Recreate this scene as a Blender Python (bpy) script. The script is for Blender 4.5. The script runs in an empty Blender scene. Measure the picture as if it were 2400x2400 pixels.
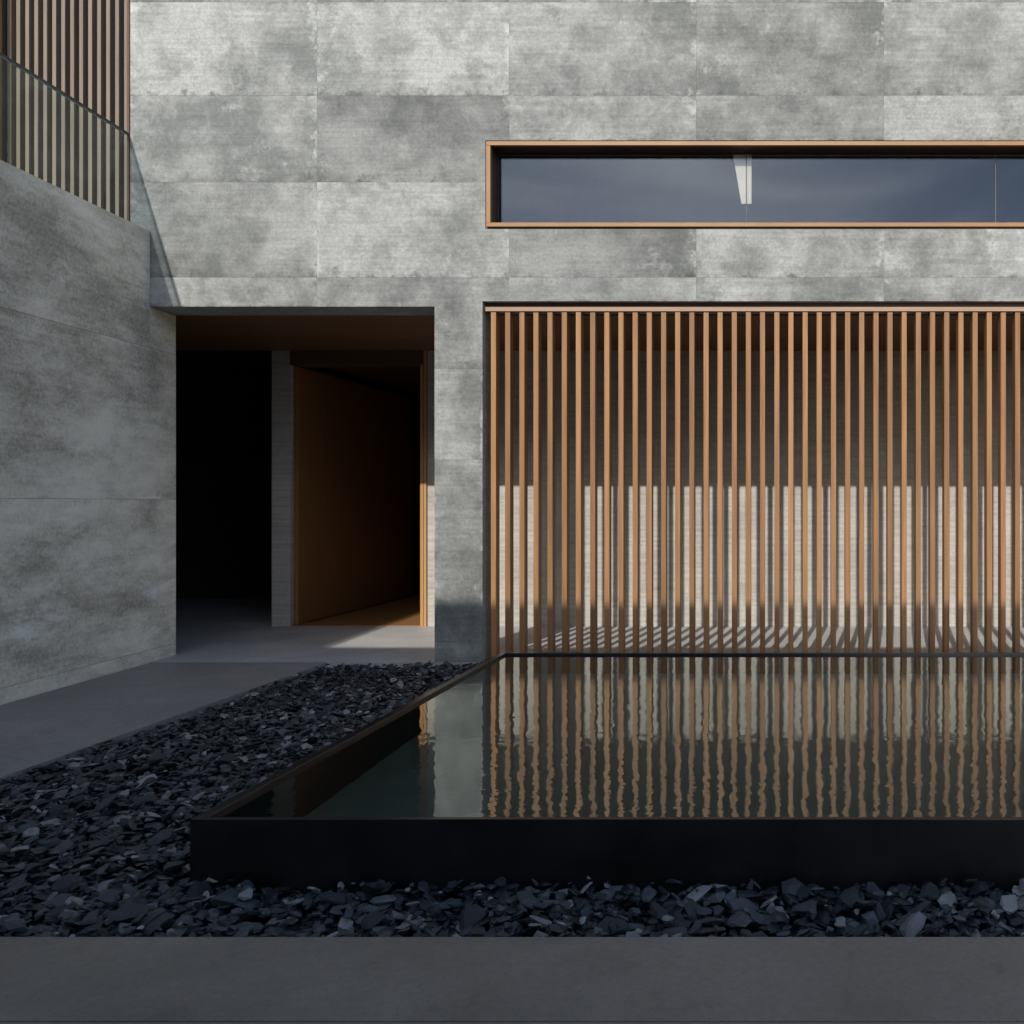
import bpy, bmesh, math, random
import numpy as np
from mathutils import Vector, Matrix

random.seed(7)
rng = np.random.default_rng(11)
scene = bpy.context.scene
COL = scene.collection

# ------------------------------------------------------------------ camera
F_PX, VPX, VPY, EYE = 2084.0, 1828.0, 1178.0, 1.4
cam_d = bpy.data.cameras.new("camera")
cam = bpy.data.objects.new("camera", cam_d)
COL.objects.link(cam)
cam.location = (0, 0, EYE)
cam.rotation_euler = (math.radians(90), 0, 0)
cam_d.sensor_width = 36
cam_d.lens = 36 * F_PX / 2400
cam_d.shift_x = -(VPX - 1200) / 2400
cam_d.shift_y = -(1200 - VPY) / 2400
cam_d.clip_start = 0.05
cam_d.clip_end = 3000
scene.camera = cam

# ------------------------------------------------------------------ light
SUN = Vector((0.135, 1.0, -0.675)).normalized()       # the way the light travels
el = math.asin(-SUN.z)
w = bpy.data.worlds.new("World")
scene.world = w
w.use_nodes = True
wn = w.node_tree.nodes
bg = wn["Background"]
sky = wn.new("ShaderNodeTexSky")
sky.sky_type = 'NISHITA'
sky.sun_disc = False
sky.sun_elevation = el
sky.sun_rotation = math.pi + math.atan2(0.135, 1.0)
sky.air_density = 1.0
sky.dust_density = 1.4
sky.ozone_density = 0.8
# thin streaky cloud all over the sky
wl = w.node_tree.links
wtc = wn.new("ShaderNodeTexCoord"); wmp = wn.new("ShaderNodeMapping"); wmp.inputs["Scale"].default_value = (1.3, 1.3, 5.0)
wno = wn.new("ShaderNodeTexNoise"); wno.inputs["Scale"].default_value = 2.6; wno.inputs["Detail"].default_value = 7; wno.inputs["Distortion"].default_value = 0.8
wrp = wn.new("ShaderNodeValToRGB")
wrp.color_ramp.elements[0].position = 0.42; wrp.color_ramp.elements[0].color = (0.93, 0.95, 1.0, 1)
wrp.color_ramp.elements[1].position = 0.72; wrp.color_ramp.elements[1].color = (1.42, 1.36, 1.28, 1)
wmx = wn.new("ShaderNodeMix"); wmx.data_type = 'RGBA'; wmx.blend_type = 'MULTIPLY'; wmx.inputs[0].default_value = 1.0
wl.new(wtc.outputs["Generated"], wmp.inputs[0]); wl.new(wmp.outputs[0], wno.inputs["Vector"]); wl.new(wno.outputs["Fac"], wrp.inputs[0])
wl.new(sky.outputs[0], wmx.inputs[6]); wl.new(wrp.outputs[0], wmx.inputs[7])
wl.new(wmx.outputs[2], bg.inputs[0])
bg.inputs[1].default_value = 0.15
sl = bpy.data.lights.new("sun", 'SUN')
sl.energy = 3.2
sl.angle = math.radians(0.53)
sl.color = (1.0, 0.945, 0.88)
sun = bpy.data.objects.new("sun", sl)
COL.objects.link(sun)
sun.location = (-4, -10, 14)
sun.rotation_euler = SUN.to_track_quat('-Z', 'Y').to_euler()
scene.view_settings.view_transform = 'Standard'
scene.view_settings.look = 'None'
scene.view_settings.exposure = 0.25
scene.view_settings.gamma = 1.0

# ------------------------------------------------------------------ helpers
def link(o, parent=None):
    COL.objects.link(o)
    if parent is not None:
        o.parent = parent
    return o

def mesh_obj(name, verts, faces, mat, parent=None, smooth=False):
    me = bpy.data.meshes.new(name)
    me.from_pydata([tuple(v) for v in verts], [], faces)
    bm = bmesh.new(); bm.from_mesh(me)
    bmesh.ops.recalc_face_normals(bm, faces=bm.faces)
    bm.to_mesh(me); bm.free()
    if mat: me.materials.append(mat)
    if smooth:
        for p in me.polygons: p.use_smooth = True
    return link(bpy.data.objects.new(name, me), parent)

class MB:
    def __init__(s): s.v = []; s.f = []
    def box(s, x0, x1, y0, y1, z0, z1):
        n = len(s.v)
        s.v += [(x0,y0,z0),(x1,y0,z0),(x1,y1,z0),(x0,y1,z0),(x0,y0,z1),(x1,y0,z1),(x1,y1,z1),(x0,y1,z1)]
        s.f += [tuple(n+i for i in q) for q in ((0,3,2,1),(4,5,6,7),(0,1,5,4),(1,2,6,5),(2,3,7,6),(3,0,4,7))]
        return s
    def prism(s, poly, z0, z1):           # poly: list of (x, y), counter-clockwise
        n = len(s.v); k = len(poly)
        s.v += [(x,y,z0) for x,y in poly] + [(x,y,z1) for x,y in poly]
        s.f.append(tuple(n+i for i in reversed(range(k))))
        s.f.append(tuple(n+k+i for i in range(k)))
        for i in range(k):
            j = (i+1) % k
            s.f.append((n+i, n+j, n+k+j, n+k+i))
        return s
    def build(s, name, mat, parent=None, bevel=0.0):
        o = mesh_obj(name, s.v, s.f, mat, parent)
        if bevel:
            b = o.modifiers.new("bevel", 'BEVEL'); b.width = bevel; b.segments = 2; b.limit_method = 'ANGLE'
        return o

def grid_slab(x0, x1, z0, z1, holes, y0, y1):
    """a slab in the XZ plane with rectangular holes; returns verts, faces"""
    xs = sorted({x0, x1} | {min(max(v, x0), x1) for h in holes for v in (h[0], h[1])})
    zs = sorted({z0, z1} | {min(max(v, z0), z1) for h in holes for v in (h[2], h[3])})
    nx, nz = len(xs)-1, len(zs)-1
    def keep(i, j):
        if i < 0 or j < 0 or i >= nx or j >= nz: return False
        cx, cz = (xs[i]+xs[i+1])/2, (zs[j]+zs[j+1])/2
        return not any(h[0] < cx < h[1] and h[2] < cz < h[3] for h in holes)
    v, f, idx = [], [], {}
    def V(i, j, y):
        k = (i, j, y)
        if k not in idx:
            idx[k] = len(v); v.append((xs[i], y, zs[j]))
        return idx[k]
    for i in range(nx):
        for j in range(nz):
            if not keep(i, j): continue
            f.append((V(i,j,y0), V(i+1,j,y0), V(i+1,j+1,y0), V(i,j+1,y0)))
            f.append((V(i,j,y1), V(i,j+1,y1), V(i+1,j+1,y1), V(i+1,j,y1)))
            if not keep(i-1,j): f.append((V(i,j,y0), V(i,j+1,y0), V(i,j+1,y1), V(i,j,y1)))
            if not keep(i+1,j): f.append((V(i+1,j,y0), V(i+1,j,y1), V(i+1,j+1,y1), V(i+1,j+1,y0)))
            if not keep(i,j-1): f.append((V(i,j,y0), V(i,j,y1), V(i+1,j,y1), V(i+1,j,y0)))
            if not keep(i,j+1): f.append((V(i,j+1,y0), V(i+1,j+1,y0), V(i+1,j+1,y1), V(i,j+1,y1)))
    return v, f

def tag(o, label, cat=None, kind=None, group=None):
    if label: o["label"] = label
    if cat: o["category"] = cat
    if kind: o["kind"] = kind
    if group: o["group"] = group
    return o

def thing(name, loc, label, cat):
    o = bpy.data.objects.new(name, None)
    link(o); o.location = (0, 0, 0); o.empty_display_size = 0.3
    return tag(o, label, cat)

# ------------------------------------------------------------------ materials
def new_mat(name):
    m = bpy.data.materials.new(name); m.use_nodes = True
    nt = m.node_tree
    return m, nt, nt.nodes["Principled BSDF"]

def N(nt, t, **kw):
    n = nt.nodes.new(t)
    for k, v in kw.items(): setattr(n, k, v)
    return n

def ramp(nt, src, stops):
    r = N(nt, "ShaderNodeValToRGB")
    e = r.color_ramp.elements
    while len(e) < len(stops): e.new(0.5)
    for q, (p, c) in zip(e, stops):
        q.position = p
        q.color = (c, c, c, 1) if isinstance(c, (int, float)) else (*c, 1)
    nt.links.new(src, r.inputs[0])
    return r.outputs[0]

def noise(nt, vec, scale, detail=5, rough=0.55, dist=0.0):
    n = N(nt, "ShaderNodeTexNoise")
    n.inputs["Scale"].default_value = scale
    n.inputs["Detail"].default_value = detail
    n.inputs["Roughness"].default_value = rough
    n.inputs["Distortion"].default_value = dist
    nt.links.new(vec, n.inputs["Vector"])
    return n.outputs["Fac"]

def mixc(nt, fac, a, b, mode='MIX'):
    m = N(nt, "ShaderNodeMix", data_type='RGBA', blend_type=mode)
    for s, val in ((m.inputs[0], fac), (m.inputs[6], a), (m.inputs[7], b)):
        if hasattr(val, "is_output"): nt.links.new(val, s)
        elif isinstance(val, (int, float)) and s == m.inputs[0]: s.default_value = val
        else: s.default_value = (*val, 1) if len(val) == 3 else val
    return m.outputs[2]

def coords(nt, per_object=True, scale=(1,1,1)):
    tc = N(nt, "ShaderNodeTexCoord")
    mp = N(nt, "ShaderNodeMapping")
    mp.inputs["Scale"].default_value = scale
    nt.links.new(tc.outputs["Object"], mp.inputs["Vector"])
    rnd = None
    if per_object:
        oi = N(nt, "ShaderNodeObjectInfo")
        ml = N(nt, "ShaderNodeVectorMath", operation='SCALE')
        cb = N(nt, "ShaderNodeCombineXYZ")
        for i, k in enumerate((37.0, 53.0, 91.0)):
            mm = N(nt, "ShaderNodeMath", operation='MULTIPLY'); mm.inputs[1].default_value = k
            nt.links.new(oi.outputs["Random"], mm.inputs[0]); nt.links.new(mm.outputs[0], cb.inputs[i])
        nt.links.new(cb.outputs[0], mp.inputs["Location"])
        rnd = oi.outputs["Random"]
    return mp.outputs[0], rnd

def bump(nt, b, h, strength, dist=0.01):
    n = N(nt, "ShaderNodeBump")
    n.inputs["Strength"].default_value = strength
    n.inputs["Distance"].default_value = dist
    nt.links.new(h, n.inputs["Height"])
    nt.links.new(n.outputs[0], b.inputs["Normal"])

def concrete_mat(name, lo, mid, hi, per_object=True, var=0.10, stretch=(1,1,1), cloud=1.0, speck=0.5, rough=0.75, stain=0.0, pale_amt=0.8):
    m, nt, b = new_mat(name)
    v, rnd = coords(nt, per_object, stretch)
    # broad drift of tone, then cloudy patches
    n0 = noise(nt, v, 0.55, 2, 0.5)
    n1 = noise(nt, v, 2.7, 10, 0.70, 0.2)
    mx = N(nt, "ShaderNodeMath", operation='MULTIPLY_ADD'); mx.inputs[1].default_value = 0.72
    sb = N(nt, "ShaderNodeMath", operation='SUBTRACT'); sb.inputs[1].default_value = 0.36
    nt.links.new(n0, mx.inputs[0]); nt.links.new(n1, mx.inputs[2]); nt.links.new(mx.outputs[0], sb.inputs[0])
    c = ramp(nt, sb.outputs[0], [(0.5-0.2/cloud, lo), (0.5, mid), (0.5+0.19/cloud, hi)])
    # pale efflorescence with torn edges
    n2 = noise(nt, v, 1.5, 11, 0.78, 0.3)
    pale = ramp(nt, n2, [(0.57, 0.0), (0.63, 0.5*pale_amt), (0.70, pale_amt)])
    c = mixc(nt, pale, c, tuple(min(1, q*1.38) for q in hi))
    # dark weathered blotches
    n3 = noise(nt, v, 2.9, 11, 0.78, 0.3)
    dark = ramp(nt, n3, [(0.57, 0.0), (0.72, 0.6)])
    c = mixc(nt, dark, c, tuple(q*0.62 for q in lo))
    # horizontal brushing
    v2, _ = coords(nt, per_object, (1.2, 1.2, 26))
    n4 = noise(nt, v2, 1.3, 7, 0.65)
    c = mixc(nt, 0.32, c, ramp(nt, n4, [(0.3, 0.28), (0.7, 0.74)]), 'OVERLAY')
    # grain and pin holes
    v3, _ = coords(nt, per_object)
    n5 = noise(nt, v3, 38, 5, 0.75)
    c = mixc(nt, speck, c, ramp(nt, n5, [(0.34, 0.20), (0.66, 0.78)]), 'OVERLAY')
    n6 = noise(nt, v3, 110, 2, 0.5)
    pin = ramp(nt, n6, [(0.68, 0.0), (0.74, 0.65)])
    c = mixc(nt, pin, c, tuple(q*0.42 for q in lo))
    if stain:
        # grime and lime that gathered along the lower and upper edge of every panel
        tc = N(nt, "ShaderNodeTexCoord"); sp = N(nt, "ShaderNodeSeparateXYZ")
        nt.links.new(tc.outputs["Generated"], sp.inputs[0])
        n7 = noise(nt, v3, 7.0, 10, 0.8, 0.2)
        edge = ramp(nt, sp.outputs["Z"], [(0.0, 0.19), (0.22, 0.0), (0.9, 0.0), (1.0, 0.10)])
        su = N(nt, "ShaderNodeMath", operation='ADD'); nt.links.new(n7, su.inputs[0]); nt.links.new(edge, su.inputs[1])
        c = mixc(nt, ramp(nt, su.outputs[0], [(0.66, 0.0), (0.80, stain)]), c, tuple(q*0.55 for q in lo))
        n8 = noise(nt, v3, 4.2, 10, 0.8, 0.2)
        ex = ramp(nt, sp.outputs["X"], [(0.0, 0.13), (0.12, 0.0), (0.9, 0.0), (1.0, 0.16)])
        s2 = N(nt, "ShaderNodeMath", operation='ADD'); nt.links.new(n8, s2.inputs[0]); nt.links.new(ex, s2.inputs[1])
        c = mixc(nt, ramp(nt, s2.outputs[0], [(0.64, 0.0), (0.76, stain)]), c, tuple(min(1, q*1.42) for q in hi))
    if per_object and var:
        c = mixc(nt, 1.0, c, ramp(nt, rnd, [(0.0, 1-var), (1.0, 1.0)]), 'MULTIPLY')
    nt.links.new(c, b.inputs["Base Color"])
    b.inputs["Roughness"].default_value = rough
    b.inputs["Specular IOR Level"].default_value = 0.3
    bump(nt, b, n5, 0.15, 0.004)
    return m

def plain_mat(name, col, rough=0.5, metal=0.0, var=0.25, scale=6.0, spec=0.5, bmp=0.0):
    m, nt, b = new_mat(name)
    v, _ = coords(nt, True)
    n = noise(nt, v, scale, 5, 0.6)
    c = mixc(nt, ramp(nt, n, [(0.3, 0.0), (0.7, 1.0)]), tuple(q*(1-var) for q in col), tuple(min(1, q*(1+var)) for q in col))
    nt.links.new(c, b.inputs["Base Color"])
    b.inputs["Roughness"].default_value = rough
    b.inputs["Metallic"].default_value = metal
    b.inputs["Specular IOR Level"].default_value = spec
    if bmp: bump(nt, b, n, bmp, 0.01)
    return m

def wood_mat(name, a, c2, rough=0.55, axis='Z', var=0.2, spec=0.35):
    m, nt, b = new_mat(name)
    sc = {'Z': (22, 22, 0.9), 'Y': (22, 0.9, 22), 'X': (0.9, 22, 22)}[axis]
    v, rnd = coords(nt, True, sc)
    n = noise(nt, v, 1.6, 6, 0.6, 0.4)
    c = mixc(nt, ramp(nt, n, [(0.32, 0.0), (0.68, 1.0)]), a, c2)
    c = mixc(nt, 1.0, c, ramp(nt, rnd, [(0.0, 1-var), (1.0, 1.0)]), 'MULTIPLY')
    nt.links.new(c, b.inputs["Base Color"])
    b.inputs["Roughness"].default_value = rough
    b.inputs["Specular IOR Level"].default_value = spec
    bump(nt, b, n, 0.08, 0.003)
    return m

def glass_mat(name, tint, base_reflect, reflect_tint=(0.93, 0.97, 1.0)):
    m, nt, b = new_mat(name)
    nt.nodes.remove(b)
    tr = N(nt, "ShaderNodeBsdfTransparent"); tr.inputs[0].default_value = (*tint, 1)
    gl = N(nt, "ShaderNodeBsdfGlossy"); gl.inputs["Roughness"].default_value = 0.0
    gl.inputs[0].default_value = (*reflect_tint, 1)
    fr = N(nt, "ShaderNodeLayerWeight"); fr.inputs[0].default_value = 0.5
    pw_ = N(nt, "ShaderNodeMath", operation='POWER'); pw_.inputs[1].default_value = 5.0
    ad = N(nt, "ShaderNodeMath", operation='MULTIPLY_ADD', use_clamp=True)
    ad.inputs[1].default_value = 1 - base_reflect; ad.inputs[2].default_value = base_reflect
    nt.links.new(fr.outputs["Facing"], pw_.inputs[0])
    mx = N(nt, "ShaderNodeMixShader")
    nt.links.new(pw_.outputs[0], ad.inputs[0]); nt.links.new(ad.outputs[0], mx.inputs[0])
    nt.links.new(tr.outputs[0], mx.inputs[1]); nt.links.new(gl.outputs[0], mx.inputs[2])
    nt.links.new(mx.outputs[0], nt.nodes["Material Output"].inputs[0])
    return m

M = {}
M['panel'] = concrete_mat("facade_concrete", (0.166,0.176,0.166), (0.256,0.267,0.254), (0.356,0.368,0.351), var=0.36, cloud=1.4, stain=0.85, speck=0.30)
M['pillar'] = concrete_mat("pillar_concrete", (0.158,0.167,0.158), (0.243,0.254,0.241), (0.338,0.350,0.333), var=0.10, cloud=1.3, stain=0.7, speck=0.30)
M['sidewall'] = concrete_mat("garden_wall_concrete", (0.42,0.388,0.325), (0.68,0.635,0.54), (0.88,0.825,0.71), var=0.10, stretch=(1, 0.55, 1.25), cloud=1.25, speck=0.5, pale_amt=0.7)
M['core'] = concrete_mat("structural_concrete", (0.24,0.245,0.24), (0.30,0.305,0.30), (0.36,0.365,0.36), per_object=False)
M['floor'] = concrete_mat("floor_concrete", (0.37,0.365,0.355), (0.40,0.395,0.385), (0.425,0.42,0.41), per_object=True, var=0.04, cloud=0.7, speck=0.25, rough=0.6, pale_amt=0.2)
M['pave'] = concrete_mat("paving_stone", (0.213,0.178,0.135), (0.245,0.205,0.157), (0.272,0.228,0.176), var=0.05, cloud=0.8, speck=0.16, rough=0.65, pale_amt=0.25)
M['path'] = concrete_mat("path_stone", (0.222,0.212,0.196), (0.25,0.239,0.222), (0.275,0.263,0.245), var=0.05, cloud=0.7, speck=0.25, rough=0.6, pale_amt=0.2)
M['slat'] = wood_mat("slat_timber", (0.28,0.138,0.054), (0.41,0.212,0.088), var=0.36)
M['rail'] = wood_mat("rail_timber", (0.30,0.205,0.138), (0.36,0.25,0.172), axis='X', var=0.0)
M['oldslat'] = wood_mat("weathered_timber", (0.165,0.13,0.10), (0.22,0.178,0.14), var=0.2)
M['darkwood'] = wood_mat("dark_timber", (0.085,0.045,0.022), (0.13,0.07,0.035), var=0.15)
M['ceilwood'] = wood_mat("ceiling_timber", (0.145,0.072,0.034), (0.20,0.10,0.05), axis='X', var=0.15)
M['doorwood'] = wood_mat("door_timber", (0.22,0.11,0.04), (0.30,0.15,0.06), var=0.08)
M['jamb'] = wood_mat("door_frame_timber", (0.42,0.22,0.085), (0.52,0.29,0.12), var=0.08)
M['bronze'] = plain_mat("bronze", (0.28,0.14,0.048), rough=0.5, metal=0.0, var=0.12, scale=3)
M['bronzedark'] = plain_mat("dark_bronze", (0.09,0.05,0.03), rough=0.5, metal=0.3, var=0.2)
M['steel'] = plain_mat("black_steel", (0.012,0.012,0.013), rough=0.30, metal=0.0, var=0.5, scale=5, spec=0.5, bmp=0.04)
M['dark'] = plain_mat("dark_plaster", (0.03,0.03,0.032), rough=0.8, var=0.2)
M['room'] = plain_mat("room_plaster", (0.10,0.11,0.125), rough=0.8, var=0.1)
M['glass'] = glass_mat("window_glass", (0.83,0.83,0.81), 0.042, (0.60, 0.76, 1.0))
M['balglass'] = glass_mat("balustrade_glass", (0.91,0.96,0.94), 0.015)
M['poolfloor'] = plain_mat("pool_floor", (0.135,0.155,0.13), rough=0.8, var=0.2, scale=2)
M['earth'] = plain_mat("earth", (0.10,0.09,0.075), rough=0.95, var=0.3, scale=0.5)
M['gravelbase'] = plain_mat("grit", (0.018,0.019,0.022), rough=0.9, var=0.3, scale=20)
M['sealant'] = plain_mat("sealant", (0.09,0.095,0.10), rough=0.6, var=0.1)
M['palepanel'] = plain_mat("pale_matte", (0.75,0.72,0.68), rough=0.9, var=0.05)

# back wall of the porch: fine horizontal board marks
m, nt, b = new_mat("board_marked_concrete")
v, _ = coords(nt, False, (0.7, 0.7, 17))
n1 = noise(nt, v, 1.7, 7, 0.62)
v2, _ = coords(nt, False)
n2 = noise(nt, v2, 2.2, 8, 0.65)
n3 = noise(nt, v2, 50, 3, 0.6)
c = ramp(nt, n1, [(0.33, (0.34,0.325,0.295)), (0.5, (0.43,0.41,0.375)), (0.66, (0.49,0.47,0.43))])
c = mixc(nt, 0.35, c, ramp(nt, n2, [(0.3, 0.3), (0.7, 0.7)]), 'OVERLAY')
c = mixc(nt, 0.25, c, ramp(nt, n3, [(0.3, 0.3), (0.7, 0.7)]), 'OVERLAY')
nt.links.new(c, b.inputs["Base Color"]); b.inputs["Roughness"].default_value = 0.85
bump(nt, b, n1, 0.25, 0.006)
M['board'] = m

# slate chips
m, nt, b = new_mat("slate")
ge = N(nt, "ShaderNodeNewGeometry")
oi = N(nt, "ShaderNodeObjectInfo")
ad = N(nt, "ShaderNodeMath", operation='ADD'); fr = N(nt, "ShaderNodeMath", operation='FRACT')
nt.links.new(ge.outputs["Random Per Island"], ad.inputs[0]); nt.links.new(oi.outputs["Random"], ad.inputs[1]); nt.links.new(ad.outputs[0], fr.inputs[0])
c = ramp(nt, fr.outputs[0], [(0.0, (0.012,0.0135,0.016)), (0.5, (0.031,0.034,0.039)), (0.85, (0.072,0.076,0.083)), (1.0, (0.30,0.29,0.275))])
v, _ = coords(nt, False)
n1 = noise(nt, v, 45, 5, 0.65)
c = mixc(nt, 0.6, c, ramp(nt, n1, [(0.3, 0.2), (0.7, 0.8)]), 'OVERLAY')
nt.links.new(c, b.inputs["Base Color"]); b.inputs["Roughness"].default_value = 0.42
b.inputs["Specular IOR Level"].default_value = 0.45
bump(nt, b, n1, 0.5, 0.006)
M['slate'] = m

# water
m, nt, b = new_mat("water")
nt.nodes.remove(b)
v, _ = coords(nt, False, (1.0, 1.0, 1.0))
n1 = noise(nt, v, 7.0, 1, 0.4, 0.3)
v2, _ = coords(nt, False, (1.0, 1.6, 1.0))
n2 = noise(nt, v2, 30, 1, 0.4, 0.2)
mx = N(nt, "ShaderNodeMath", operation='MULTIPLY_ADD'); mx.inputs[1].default_value = 0.22
nt.links.new(n2, mx.inputs[0]); nt.links.new(n1, mx.inputs[2])
bp = N(nt, "ShaderNodeBump"); bp.inputs["Strength"].default_value = 0.055; bp.inputs["Distance"].default_value = 0.02
nt.links.new(mx.outputs[0], bp.inputs["Height"])
gl = N(nt, "ShaderNodeBsdfGlossy"); gl.inputs["Roughness"].default_value = 0.0; gl.inputs[0].default_value = (0.92, 0.97, 0.95, 1)
rf = N(nt, "ShaderNodeBsdfRefraction"); rf.inputs["IOR"].default_value = 1.333; rf.inputs["Roughness"].default_value = 0.0
rf.inputs[0].default_value = (0.84, 0.91, 0.86, 1)
lw = N(nt, "ShaderNodeLayerWeight")
po = N(nt, "ShaderNodeMath", operation='POWER'); po.inputs[1].default_value = 3.8
ma = N(nt, "ShaderNodeMath", operation='MULTIPLY_ADD', use_clamp=True); ma.inputs[1].default_value = 0.95; ma.inputs[2].default_value = 0.05
nt.links.new(lw.outputs["Facing"], po.inputs[0]); nt.links.new(po.outputs[0], ma.inputs[0])
for q in (gl, rf): nt.links.new(bp.outputs[0], q.inputs["Normal"])
ms = N(nt, "ShaderNodeMixShader")
nt.links.new(ma.outputs[0], ms.inputs[0]); nt.links.new(rf.outputs[0], ms.inputs[1]); nt.links.new(gl.outputs[0], ms.inputs[2])
nt.links.new(ms.outputs[0], nt.nodes["Material Output"].inputs[0])
M['water'] = m

# ------------------------------------------------------------------ the setting
FY = 7.8                                     # front face of the house
BY = 10.07                                   # back wall of the porch
def wall_x(y): return -5.41 - 0.07*(y - 6.17)   # right face of the garden wall
PATH_X, POOL_X0, POOL_X1, POOL_Y0, POOL_Y1 = -3.97, -2.27, 5.2, 3.42, 7.25
SLAB_Y = 2.87
GZ = -0.018                                  # mean top of the gravel
tag(MB().box(-1500, 1500, -1500, 1500, -1.4, -0.90).build("ground", M['earth']), "bare earth ground around the house", kind="structure")

gm = MB().box(PATH_X+0.004, POOL_X0-0.001, SLAB_Y+0.004, FY+0.02, -0.8, GZ-0.105)
gm.box(POOL_X0-0.001, 6.0, SLAB_Y+0.004, POOL_Y0-0.001, -0.8, GZ-0.105)
gm.box(POOL_X0-0.001, 6.0, POOL_Y1+0.001, FY+0.02, -0.8, GZ-0.075)
gb = gm.build("gravel_bed", M['gravelbase'])
tag(gb, "bed of dark slate chips around the pool", kind="structure")

# path of large slabs along the garden wall
path = MB().prism([(wall_x(-1)+0.02, -0.95), (PATH_X, -0.95), (PATH_X, FY-0.004), (wall_x(FY)+0.02, FY-0.004)], -0.55, 0.0).build("path", M['path'])
tag(path, "smooth grey path beside the gravel bed", kind="structure")
porch = MB().box(-9.0, 6.0, FY, BY+0.3, -0.52, 0.0).build("porch_floor", M['floor'])
tag(porch, "pale concrete floor of the covered porch", kind="structure")
pv = MB().box(PATH_X+0.004, 6.0, -0.95, SLAB_Y-0.02, -0.56, -0.06).build("pavement", M['core'])
tag(pv, "grey stone pavement in front of the pool", kind="structure")
ys = [-0.94, 0.5, 1.45, 2.40, SLAB_Y]
for j in range(len(ys)-1):
    x = PATH_X + 0.006
    while x < 5.9:
        x1 = min(x + 5.2, 6.0)
        g = 0.0022
        MB().box(x+g, x1-g, ys[j]+g, ys[j+1]-g, -0.055, 0.0).build("paving_slab", M['pave'], pv, bevel=0.0025)
        x = x1
# raised terrace behind the garden wall
tx = lambda y: wall_x(y) - 0.36
tag(MB().prism([(-13, -1), (tx(-1), -1), (tx(FY), FY-0.01), (-13, FY-0.01)], -0.58, 3.55).build("terrace", M['core']), "raised terrace behind the garden wall", kind="structure")

# ------------------------------------------------------------------ house
house = thing("house", (0,0,0), "grey concrete clad house with slatted porch and long bronze framed window", "house")
DOOR = (-5.9, -3.03, -1.0, 3.12)
SCR = (-2.61, 5.4, -1.0, 3.167)
WIN = (-2.585, 3.2, 3.80, 4.578)
X0, X1, ZT = -5.70, 6.0, 6.62
v, f = grid_slab(X0, X1, -0.5, ZT-0.05, [DOOR, SCR, WIN], FY+0.022, FY+0.37)
front = mesh_obj("front_wall", v, f, M['core'], house)
# cladding panels
xl = [X0, -4.061, -2.377, -0.734, 0.913, 2.558, 4.20, X1]
zl = [-0.4, 0.176, 0.976, 1.776, 2.576, 3.376, 4.211, 4.971, 5.79, ZT]
g = 0.0006
for i in range(len(xl)-1):
    for j in range(len(zl)-1):
        a0, a1, b0, b1 = xl[i]+g, xl[i+1]-g, zl[j]+g, zl[j+1]-g
        if i == 0: a0 = xl[0]
        hs = [h for h in (DOOR, SCR, WIN) if h[0] < a1 and h[1] > a0 and h[2] < b1 and h[3] > b0]
        if any(h[0] <= a0 and h[1] >= a1 and h[2] <= b0 and h[3] >= b1 for h in hs): continue
        # the pillar is clad in whole width pieces
        if b1 <= 3.167 and i in (1, 2):
            if i == 2: continue
            a0, a1 = DOOR[1], SCR[0]; hs = []
        elif b1 > 3.167 and b0 < 3.167 and i == 1:
            a1 = xl[2]-g
        dy = random.uniform(0, 0.0012)
        v, f = grid_slab(a0, a1, b0, b1, hs, FY+dy, FY+0.0205)
        if not v: continue
        o = mesh_obj("cladding_panel", v, f, M['pillar' if b1 < 3.12 else 'panel'], front)
# dark edge trim on the left corner
MB().box(X0-0.022, X0-0.002, FY-0.01, FY+0.1, 3.80, ZT).build("corner_trim", M['bronzedark'], front)

# roof, floors and inner walls of the house
MB().box(X0, X1, FY+0.372, 13.0, 6.30, 6.55).build("roof", M['core'], house)
MB().box(X0, X1, FY+0.372, 13.0, 3.30, 3.55).build("upper_floor", M['dark'], house)
MB().box(X0, X0+0.2, FY+0.372, 13.0, 3.55, 6.30).build("upper_side_wall", M['core'], house)
MB().box(X1-0.2, X1, FY+0.372, 13.0, 3.55, 6.30).build("upper_side_wall", M['core'], house)
MB().box(X0+0.2, X1-0.2, 12.0, 12.2, 3.55, 6.30).build("upper_room_wall", M['room'], house)
# porch ceiling of boards
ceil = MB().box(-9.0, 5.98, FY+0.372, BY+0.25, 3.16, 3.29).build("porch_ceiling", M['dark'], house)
y = FY + 0.374
while y < BY - 0.02:
    y1 = min(y + 0.19, BY-0.002)
    MB().box(-9.0, 5.97, y+0.002, y1-0.002, 3.12, 3.158).build("ceiling_board", M['ceilwood'], ceil)
    y = y1
# porch back wall with the doorway
DW = (-5.545, -3.992, -0.5, 3.2)
v, f = grid_slab(-5.755, 5.98, -0.5, 3.157, [DW], BY, BY+0.25)
back = mesh_obj("porch_back_wall", v, f, M['board'], house)
MB().box(5.75, 5.98, FY+0.372, BY-0.002, -0.5, 3.115).build("porch_end_wall", M['board'], house)
# passage that runs off behind the garden wall
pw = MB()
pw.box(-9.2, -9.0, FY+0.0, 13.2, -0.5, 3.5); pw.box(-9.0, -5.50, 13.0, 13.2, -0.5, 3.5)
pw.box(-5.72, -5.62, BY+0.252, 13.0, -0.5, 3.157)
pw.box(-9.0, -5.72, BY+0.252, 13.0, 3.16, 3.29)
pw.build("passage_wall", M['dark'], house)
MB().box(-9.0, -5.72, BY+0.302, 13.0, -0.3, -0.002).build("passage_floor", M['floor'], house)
MB().box(-9.0, wall_x(FY)-0.06, FY+0.004, FY+0.30, -0.4, 3.157).build("passage_front_wall", M['dark'], house)
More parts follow.
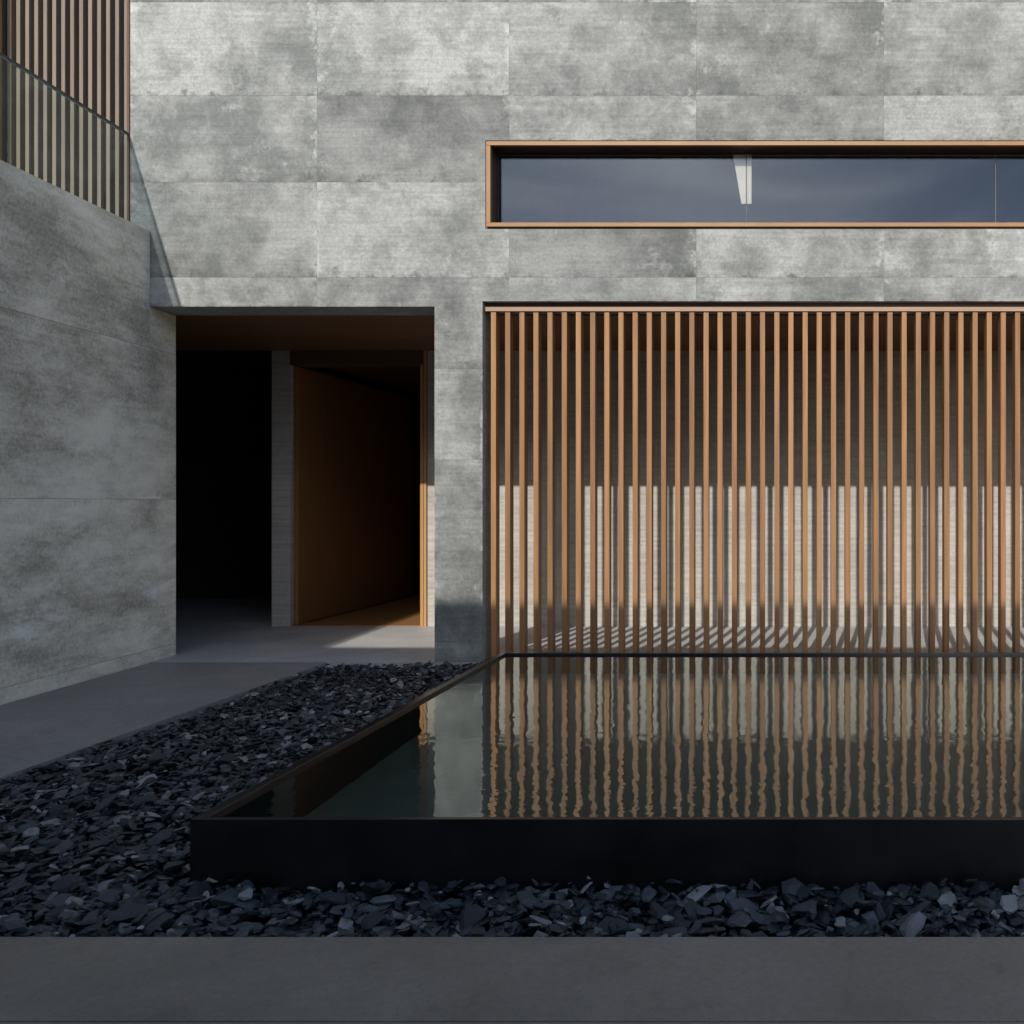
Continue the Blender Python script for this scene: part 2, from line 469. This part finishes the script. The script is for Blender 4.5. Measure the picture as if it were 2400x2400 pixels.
# door frame, inner hall
df = MB()
df.box(-4.062, -4.030, BY-0.03, BY+0.20, 0.0, 2.955); df.box(-4.024, -3.994, BY-0.03, BY+0.20, 0.0, 3.118)

dframe = df.build("door_frame", M['jamb'], house)
MB().box(-5.543, -4.026, BY-0.012, BY+0.2, 2.957, 3.117).build("door_header", M['darkwood'], house)
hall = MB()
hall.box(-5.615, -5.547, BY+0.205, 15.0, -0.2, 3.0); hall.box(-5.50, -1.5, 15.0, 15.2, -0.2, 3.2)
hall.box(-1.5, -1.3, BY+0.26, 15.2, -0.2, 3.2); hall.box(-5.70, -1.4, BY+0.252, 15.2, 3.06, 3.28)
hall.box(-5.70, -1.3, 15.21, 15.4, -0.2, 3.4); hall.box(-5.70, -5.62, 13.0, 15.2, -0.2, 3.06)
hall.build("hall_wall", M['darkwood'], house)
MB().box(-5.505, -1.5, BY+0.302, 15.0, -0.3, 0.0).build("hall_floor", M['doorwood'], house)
MB().box(-5.54, -4.065, BY+0.02, BY+0.298, 0.001, 0.008).build("threshold", M['doorwood'], house)
leaf = MB().box(-5.535, -5.488, BY+0.06, BY+3.2, 0.012, 2.95).build("door_leaf", M['doorwood'], house, bevel=0.003)
MB().box(-5.487, -5.472, BY+2.95, BY+2.98, 0.9, 1.4).build("handle", M['bronzedark'], leaf)

# slat screen
SY = FY + 0.05
scr = MB()
scr.box(SCR[0]+0.012, SCR[1]-0.012, SY-0.012, SY+0.11, 3.087, 3.125)
screen = scr.build("slat_screen", M['rail'], house, bevel=0.002)
MB().box(SCR[0]+0.004, SCR[1]-0.004, SY+0.02, SY+0.13, 3.127, 3.165).build("head_gap_filler", M['bronzedark'], screen)  # dark filler standing in for the shaded void above the rail
MB().box(SCR[0]+0.004, SCR[1]-0.004, SY-0.01, SY+0.12, -0.03, 0.012).build("bottom_rail", M['bronzedark'], screen)
slat0 = None
pitch, sw, sd = 0.1251, 0.0445, 0.105
x = -2.530
while x < SCR[1]-0.05:
    if slat0 is None:
        slat0 = MB().box(-sw/2, sw/2, 0, sd, 0.013, 3.086).build("slat", M['slat'], screen, bevel=0.0015)
        s = slat0
    else:
        s = slat0.copy(); link(s, screen)
    s.location = (x + random.uniform(-.0012, .0012), SY + random.uniform(-.002, .002), 0)
    x += pitch

# window
win = MB()
fo = 0.020
a0, a1, b0, b1 = WIN[0]+0.014, WIN[1]-0.014, WIN[2]+0.016, WIN[3]-0.014
fw = 0.036
win.box(a0, a1, FY-0.018, FY+0.03, b1-fw, b1)
win.box(a0, a1, FY-0.018, FY+0.03, b0, b0+fw)
win.box(a0, a0+fw, FY-0.0175, FY+0.03, b0+fw+0.0005, b1-fw-0.0005)
win.box(a1-fw, a1, FY-0.0175, FY+0.03, b0+fw+0.0005, b1-fw-0.0005)
window = win.build("window", M['bronze'], house, bevel=0.002)
rv = MB()
GY = FY + 0.135
rv.box(a0+0.002, a1-0.002, FY+0.031, GY+0.06, b1-fw+0.001, b1)
rv.box(a0+0.002, a1-0.002, FY+0.031, GY+0.06, b0, b0+fw-0.001)
rv.box(a0+0.002, a0+fw-0.001, FY+0.031, GY+0.06, b0+fw, b1-fw)
rv.box(a1-fw+0.001, a1-0.002, FY+0.031, GY+0.06, b0+fw, b1-fw)
rv.build("reveal", M['bronzedark'], window)
ed = MB()
ed.box(WIN[0]+0.0005, WIN[1], FY+0.008, FY+0.028, b1+0.0005, WIN[3]-0.0005); ed.box(WIN[0]+0.0005, WIN[1], FY+0.008, FY+0.028, WIN[2]+0.0005, b0-0.0005)
ed.box(WIN[0]+0.0005, a0-0.0005, FY+0.008, FY+0.028, b0, b1)
ed.build("shadow_gap", M['bronzedark'], window)
px = [a0+fw, -0.30, 1.925, a1-fw]
for i in range(3):
    MB().box(px[i]+0.004, px[i+1]-0.004, GY, GY+0.016, b0+fw, b1-fw-0.012).build("pane", M['glass'], window)
for xj in px[1:3]:
    MB().box(xj-0.0035, xj+0.0035, GY+0.002, GY+0.014, b0+fw, b1-fw-0.012).build("pane_joint", M['sealant'], window)

# slatted upper wing at the back of the terrace
wing = thing("upper_wing", (0,0,0), "timber slatted upper storey set back behind the glass balustrade", "building")
WY = 12.3
MB().box(-14.0, X0-0.25, WY+0.14, WY+0.4, 3.0, 9.6).build("wall", M['darkwood'], wing)
MB().box(-14.0, X0-0.25, FY+0.31, WY+0.14, 3.31, 3.55).build("deck", M['core'], wing)
wslat = None
x = -12.9; k = 0
while x < -8.95:
    if wslat is None:
        wslat = MB().box(-0.026, 0.026, 0, 0.10, 3.56, 9.4).build("slat", M['oldslat'], wing, bevel=0.0015); s = wslat
    else:
        s = wslat.copy(); link(s, wing)
    s.location = (x, WY, 0)
    x += 0.1243
MB().box(-10.86, -10.68, WY-0.28, WY-0.10, 3.56, 9.4).build("post", M['slat'], wing)

# ------------------------------------------------------------------ garden wall and balustrade
gw = thing("garden_wall", (0,0,0), "tall shaded grey concrete wall beside the path, under the glass balustrade", "wall")
GT = 3.78
gwc = MB()
YE = FY + 0.37
core_poly = [(wall_x(-1)-0.34, -1), (wall_x(-1)-0.021, -1), (wall_x(FY-0.004)-0.021, FY-0.004), (wall_x(FY-0.004)-0.34, FY-0.004)]
gwc.prism(core_poly, -0.5, GT)
core_poly2 = [(wall_x(FY)-0.06, FY+0.0), (wall_x(FY)-0.021, FY+0.0), (wall_x(YE)-0.021, YE), (wall_x(YE)-0.06, YE)]
gwc.prism(core_poly2, -0.4, 3.117)
core = gwc.build("core", M['core'], gw)
yl = [-1.0, 0.6, 3.2, 5.8, FY-0.003]
zl2 = [-0.05, 0.11, 1.43, 2.76, GT+0.001]
for i in range(4):
    for j in range(4):
        ya, yb = yl[i]+g, yl[i+1]-g
        za, zb = zl2[j]+0.0014, zl2[j+1]-0.0014
        if i == 3:
            if j < 2 or j == 2: yb = YE
            yb2 = yb
        if i == 3 and j == 3:
            # notched piece: it steps back under the lintel of the house
            yb = FY-0.003
            MB().prism([(wall_x(ya)-0.02, ya), (wall_x(ya), ya), (wall_x(yb), yb), (wall_x(yb)-0.02, yb)], za, zb).build("cladding_panel", M['sidewall'], gw)
            MB().prism([(wall_x(yb)-0.02, yb+0.0015), (wall_x(yb)-0.001, yb+0.0015), (wall_x(YE)-0.001, YE), (wall_x(YE)-0.02, YE)], za, 3.117).build("cladding_panel", M['sidewall'], gw)
            continue
        MB().prism([(wall_x(ya)-0.02, ya), (wall_x(ya), ya), (wall_x(yb), yb), (wall_x(yb)-0.02, yb)], za, zb).build("cladding_panel", M['sidewall'], gw)

bal = thing("glass_balustrade", (0,0,0), "clear glass balustrade with thin dark rail standing on the concrete garden wall", "balustrade")
bx = lambda y: wall_x(y) - 0.19
for ya, yb in ((-0.9, 1.9), (1.91, 4.7), (4.71, 7.78)):
    MB().prism([(bx(ya)-0.012, ya), (bx(ya), ya), (bx(yb), yb), (bx(yb)-0.012, yb)], GT+0.002, 4.62).build("pane", M['balglass'], bal)
MB().prism([(bx(-0.9)-0.018, -0.9), (bx(-0.9)+0.006, -0.9), (bx(7.785)+0.006, 7.785), (bx(7.785)-0.018, 7.785)], 4.621, 4.642).build("handrail", M['steel'], bal)

# courtyard wall behind the viewer that shades the pool
oz = 0.539 + (FY + 1.0)*0.675
cw = thing("courtyard_wall", (0,0,0), "tall concrete courtyard wall facing the house across the pool", "wall")
MB().box(-9, 1.6, -1.35, -1.0, -0.9, oz).build("wall", M['floor'], cw)  # unseen; width and pale material shaped to let more fill light in

# ------------------------------------------------------------------ pool
pool = thing("reflecting_pool", (0,0,0), "long black steel edged reflecting pool raised above the slate chips", "pool")
RZ = 0.182; WZ = RZ - 0.018
tl, tf = 0.05, 0.028
pm = MB()
pm.box(POOL_X0, POOL_X1, POOL_Y0, POOL_Y0+tf, -0.70, RZ)
pm.box(POOL_X0, POOL_X1, POOL_Y1-tl, POOL_Y1, -0.70, RZ)
pm.box(POOL_X0, POOL_X0+tl, POOL_Y0+tf+0.0003, POOL_Y1-tl-0.0003, -0.70, RZ-0.0004)
pm.box(POOL_X1-tl, POOL_X1, POOL_Y0+tf+0.0003, POOL_Y1-tl-0.0003, -0.70, RZ-0.0004)
pm.build("rim", M['steel'], pool, bevel=0.0025)
MB().box(POOL_X0+tl, POOL_X1-tl, POOL_Y0+tf, POOL_Y1-tl, -0.69, -0.56).build("floor", M['poolfloor'], pool)
wv = [(POOL_X0+tl, POOL_Y0+tf, WZ), (POOL_X1-tl, POOL_Y0+tf, WZ), (POOL_X1-tl, POOL_Y1-tl, WZ), (POOL_X0+tl, POOL_Y1-tl, WZ)]
wat = mesh_obj("pool_water", wv, [(0,1,2,3)], M['water'])
if wat.data.polygons[0].normal.z < 0: wat.data.flip_normals()
tag(wat, "dark still water of the reflecting pool", kind="structure")

# ------------------------------------------------------------------ pale tapered panel standing in for a bright shape behind the glass
cu = MB()
n = 0
zt, zb_ = 4.515, 4.075
cv = [(-0.42, GY+0.022, zt), (-0.255, GY+0.022, zt), (-0.255, GY+0.022, zb_), (-0.345, GY+0.022, zb_)]
cv += [(a, bb+0.02, c_) for a, bb, c_ in cv]
cf = [(0,1,2,3), (7,6,5,4), (0,4,5,1), (1,5,6,2), (2,6,7,3), (3,7,4,0)]
cur = mesh_obj("pale_panel", cv, cf, M['palepanel'])
tag(cur, "small pale tapered panel hanging behind the long window glass", "pale_panel")

# ------------------------------------------------------------------ slate chips
def chip_mesh(seed):
    r = np.random.default_rng(seed)
    pts = r.normal(size=(17, 3)); pts /= np.linalg.norm(pts, axis=1)[:, None]
    pts *= r.uniform(0.75, 1.0, size=(17, 1))
    pts *= np.array([0.5, r.uniform(0.26, 0.42), r.uniform(0.09, 0.17)])
    pts[:, 2] = np.clip(pts[:, 2], -0.085, r.uniform(0.06, 0.12))
    bm = bmesh.new()
    for p in pts: bm.verts.new(p)
    bmesh.ops.convex_hull(bm, input=bm.verts)
    bmesh.ops.delete(bm, geom=[q for q in bm.verts if not q.link_faces], context='VERTS')
    bmesh.ops.recalc_face_normals(bm, faces=bm.faces)
    bm.verts.index_update()
    V = np.array([q.co[:] for q in bm.verts]); Fc = [tuple(q.index for q in fc.verts) for fc in bm.faces]
    me = bpy.data.meshes.new("slate_chip"); bm.to_mesh(me); bm.free(); me.materials.append(M['slate'])
    return V, Fc, me
protos = [chip_mesh(100+i) for i in range(14)]

def in_bed(x, y, m=0.02):
    if not (PATH_X+m < x < 5.6 and SLAB_Y+m < y < FY-0.01): return False
    if POOL_X0-m < x < POOL_X1+m and POOL_Y0-m < y < POOL_Y1+m: return False
    if DOOR[1]-0.0 < x < SCR[0] and y > FY-0.0: return False
    return True

def rot(rx, ry, rz):
    return np.array((Matrix.Rotation(rz, 3, 'Z') @ Matrix.Rotation(ry, 3, 'Y') @ Matrix.Rotation(rx, 3, 'X')))

def bed_dz(x, y):            # the bed is a little lower in front of the pool
    return -0.04*min(1.0, max(0.0, (4.3-y)/0.9)) + 0.008*math.sin(3.1*x+1.3*y)*math.sin(2.3*y-0.7*x)
def in_view(x, y):
    u = VPX + F_PX*x/y
    return -20 < u < 2420
BV, BF, nb = [], [], 0
def spread(n, x0, x1, y0, y1, zlo, zhi, smin, smax, tilt):
    global nb
    for _ in range(n):
        x, y = rng.uniform(x0, x1), rng.uniform(y0, y1)
        s = smin + (smax-smin)*rng.random()**1.8
        if not in_bed(x, y, 0.3*s): continue
        V, Fc, me = protos[rng.integers(len(protos))]
        R = rot(rng.normal(0, tilt), rng.normal(0, tilt), rng.uniform(0, 6.283))
        P = (V*s) @ R.T + np.array([x, y, rng.uniform(zlo, zhi) + bed_dz(x, y)])
        BV.append(P); BF.extend([tuple(i+nb for i in q) for q in Fc]); nb += len(P)
# two layers everywhere, then a loose top layer
A = ((PATH_X, POOL_X0, SLAB_Y, FY), (POOL_X0, 5.6, SLAB_Y, POOL_Y0), (POOL_X0, 5.6, POOL_Y1, FY))
for x0, x1, y0, y1 in A:
    ar = (x1-x0)*(y1-y0)
    spread(int(ar*520), x0, x1, y0, y1, GZ-0.07, GZ-0.035, 0.06, 0.12, 0.25)
    spread(int(ar*560), x0, x1, y0, y1, GZ-0.035, GZ-0.005, 0.05, 0.13, 0.28)
    spread(int(ar*360), x0, x1, y0, y1, GZ-0.012, GZ+0.018, 0.028, 0.10, 0.36)
me = bpy.data.meshes.new("slate_gravel")
me.from_pydata(np.concatenate(BV).tolist(), [], BF)
me.materials.append(M['slate'])
tag(link(bpy.data.objects.new("slate_gravel", me), gb), None, kind="stuff")
cnt = 0
while cnt < 300:
    if rng.random() < 0.62: x, y = rng.uniform(PATH_X, POOL_X0), SLAB_Y + (5.2-SLAB_Y)*rng.random()**1.5
    else: x, y = rng.uniform(POOL_X0, 1.1), rng.uniform(SLAB_Y, POOL_Y0)
    s = 0.06 + 0.095*rng.random()**2.4
    if not in_bed(x, y, 0.42*s) or not in_view(x, y): continue
    V, Fc, pm_ = protos[rng.integers(len(protos))]
    o = bpy.data.objects.new("slate_chip", pm_); link(o, gb)
    o.location = (x, y, GZ + bed_dz(x, y) + rng.uniform(0.0, 0.024)); o.scale = (s, s, s)
    o.rotation_euler = (rng.normal(0, 0.33), rng.normal(0, 0.33), rng.uniform(0, 6.283))
    cnt += 1
